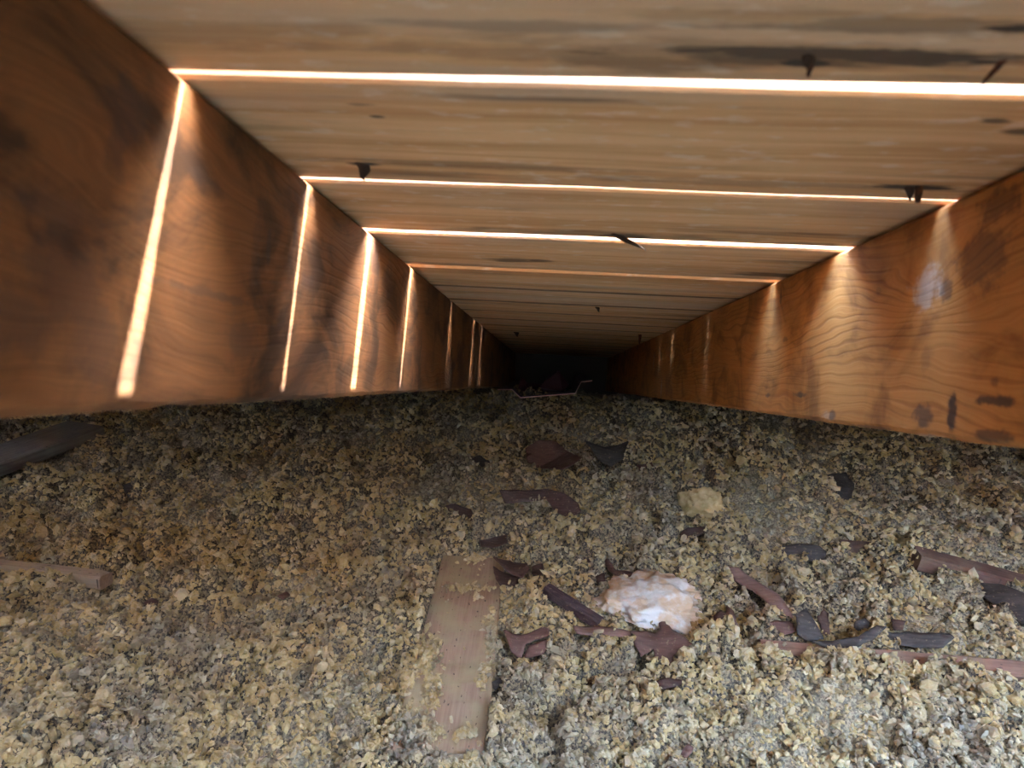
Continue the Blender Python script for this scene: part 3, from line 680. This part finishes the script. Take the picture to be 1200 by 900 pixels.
n.set('Base Color', n.mix(n.sm(n.noise(p, 60, 5, .65), .35, .65), (.62, .45, .20), (.74, .57, .30))); n.set('Roughness', 1); n.bump(n.noise(p, 300, 4, .7), .8, .004); n.set('Specular IOR Level', .05); M_ochre = n.m
clump('insulation_tuft', 768, 706, .078, .36, M_white, 'fluffy white and peach tuft of insulation in the foreground', .020, 4, 'tuft', (1.0, .85), .35)
clump('insulation_clump', 824, 594, .050, .75, M_ochre, 'big solid ochre clump below the right rafter', .018, 9)

# ------------------------------------------------------------------ foam vent chute at the eave
def chute():
    n = NT('pink_foam_sheet'); n.set('Base Color', n.mix(n.noise(n.coord(), 60, 3), (.06, .013, .015), (.085, .019, .021))); n.set('Roughness', .5)
    prof = [on_y(px, py, 1.98) for px, py in ((583, 457), (600, 457), (610, 466.5), (674, 461.5), (681, 448), (694, 446.5))]
    V, Fc = [], []; t = .0022
    for k, (yy, up) in enumerate(((1.98, 0), (2.15, .004), (2.35, .016), (2.62, .03))):
        for s in (0, t):
            for p in prof: V.append((p.x, yy, p.z + up + s))
    m = 6
    for k in range(3):
        b0, b1 = k * 12, k * 12 + 12
        for i in range(m - 1):
            Fc.append((b0 + i, b0 + i + 1, b1 + i + 1, b1 + i)); Fc.append((b0 + m + i, b1 + m + i, b1 + m + i + 1, b0 + m + i + 1))
        Fc.append((b0, b1, b1 + m, b0 + m)); Fc.append((b0 + m - 1, b0 + 2 * m - 1, b1 + 2 * m - 1, b1 + m - 1))
    for b in (0, 36):
        for i in range(m - 1): Fc.append((b + i, b + m + i, b + m + i + 1, b + i + 1))
    root = bpy.data.objects.new('vent_chute', None); col.objects.link(root); root.empty_display_size = .05
    root.matrix_world = MB @ Matrix.Translation((0, 1.98, -.03))
    I = Matrix.Translation((0, -1.98, .03))
    link('tray', from_bm('tray', _bm(V, Fc)), n.m, root, I)
    e = NT('pale_pink_cut_edge'); e.set('Base Color', (.95, .60, .54, 1)); e.set('Roughness', .6)
    V, Fc = [], []
    for p in prof: V += [(p.x, 1.9785, p.z - .0004), (p.x, 1.9785, p.z + t + .0006), (p.x, 1.9815, p.z + t + .0006), (p.x, 1.9815, p.z - .0004)]
    for i in range(m - 1):
        for k in range(4): Fc.append((4 * i + k, 4 * i + (k + 1) % 4, 4 * i + 4 + (k + 1) % 4, 4 * i + 4 + k))
    Fc += [(0, 1, 2, 3), (20, 23, 22, 21)]
    setp(link('cut_edge', from_bm('cut_edge', _bm(V, Fc)), e.m, root, I), 'pale pink front rim')
    # torn flaps standing up inside
    for pts in (((606, 458), (611, 441), (618, 449), (636, 450), (628, 459)), ((632, 454), (646, 436), (655, 434), (668, 452), (660, 459), (640, 459))):
        pr = [on_y(px, py, 2.12) for px, py in pts]
        V = [(p.x, 2.12 + (.03 * i % .05), p.z) for i, p in enumerate(pr)] + [(p.x, 2.124 + (.03 * i % .05), p.z) for i, p in enumerate(pr)]
        k = len(pr); Fc = [tuple(range(k)), tuple(range(2 * k - 1, k - 1, -1))] + [(i, (i + 1) % k, (i + 1) % k + k, i + k) for i in range(k)]
        link('torn_flap', from_bm('torn_flap', _bm(V, Fc)), n.m, root, I)
    setp(root, 'dark red foam vent chute with a pale pink rim at the far eave', 'vent chute')
chute()
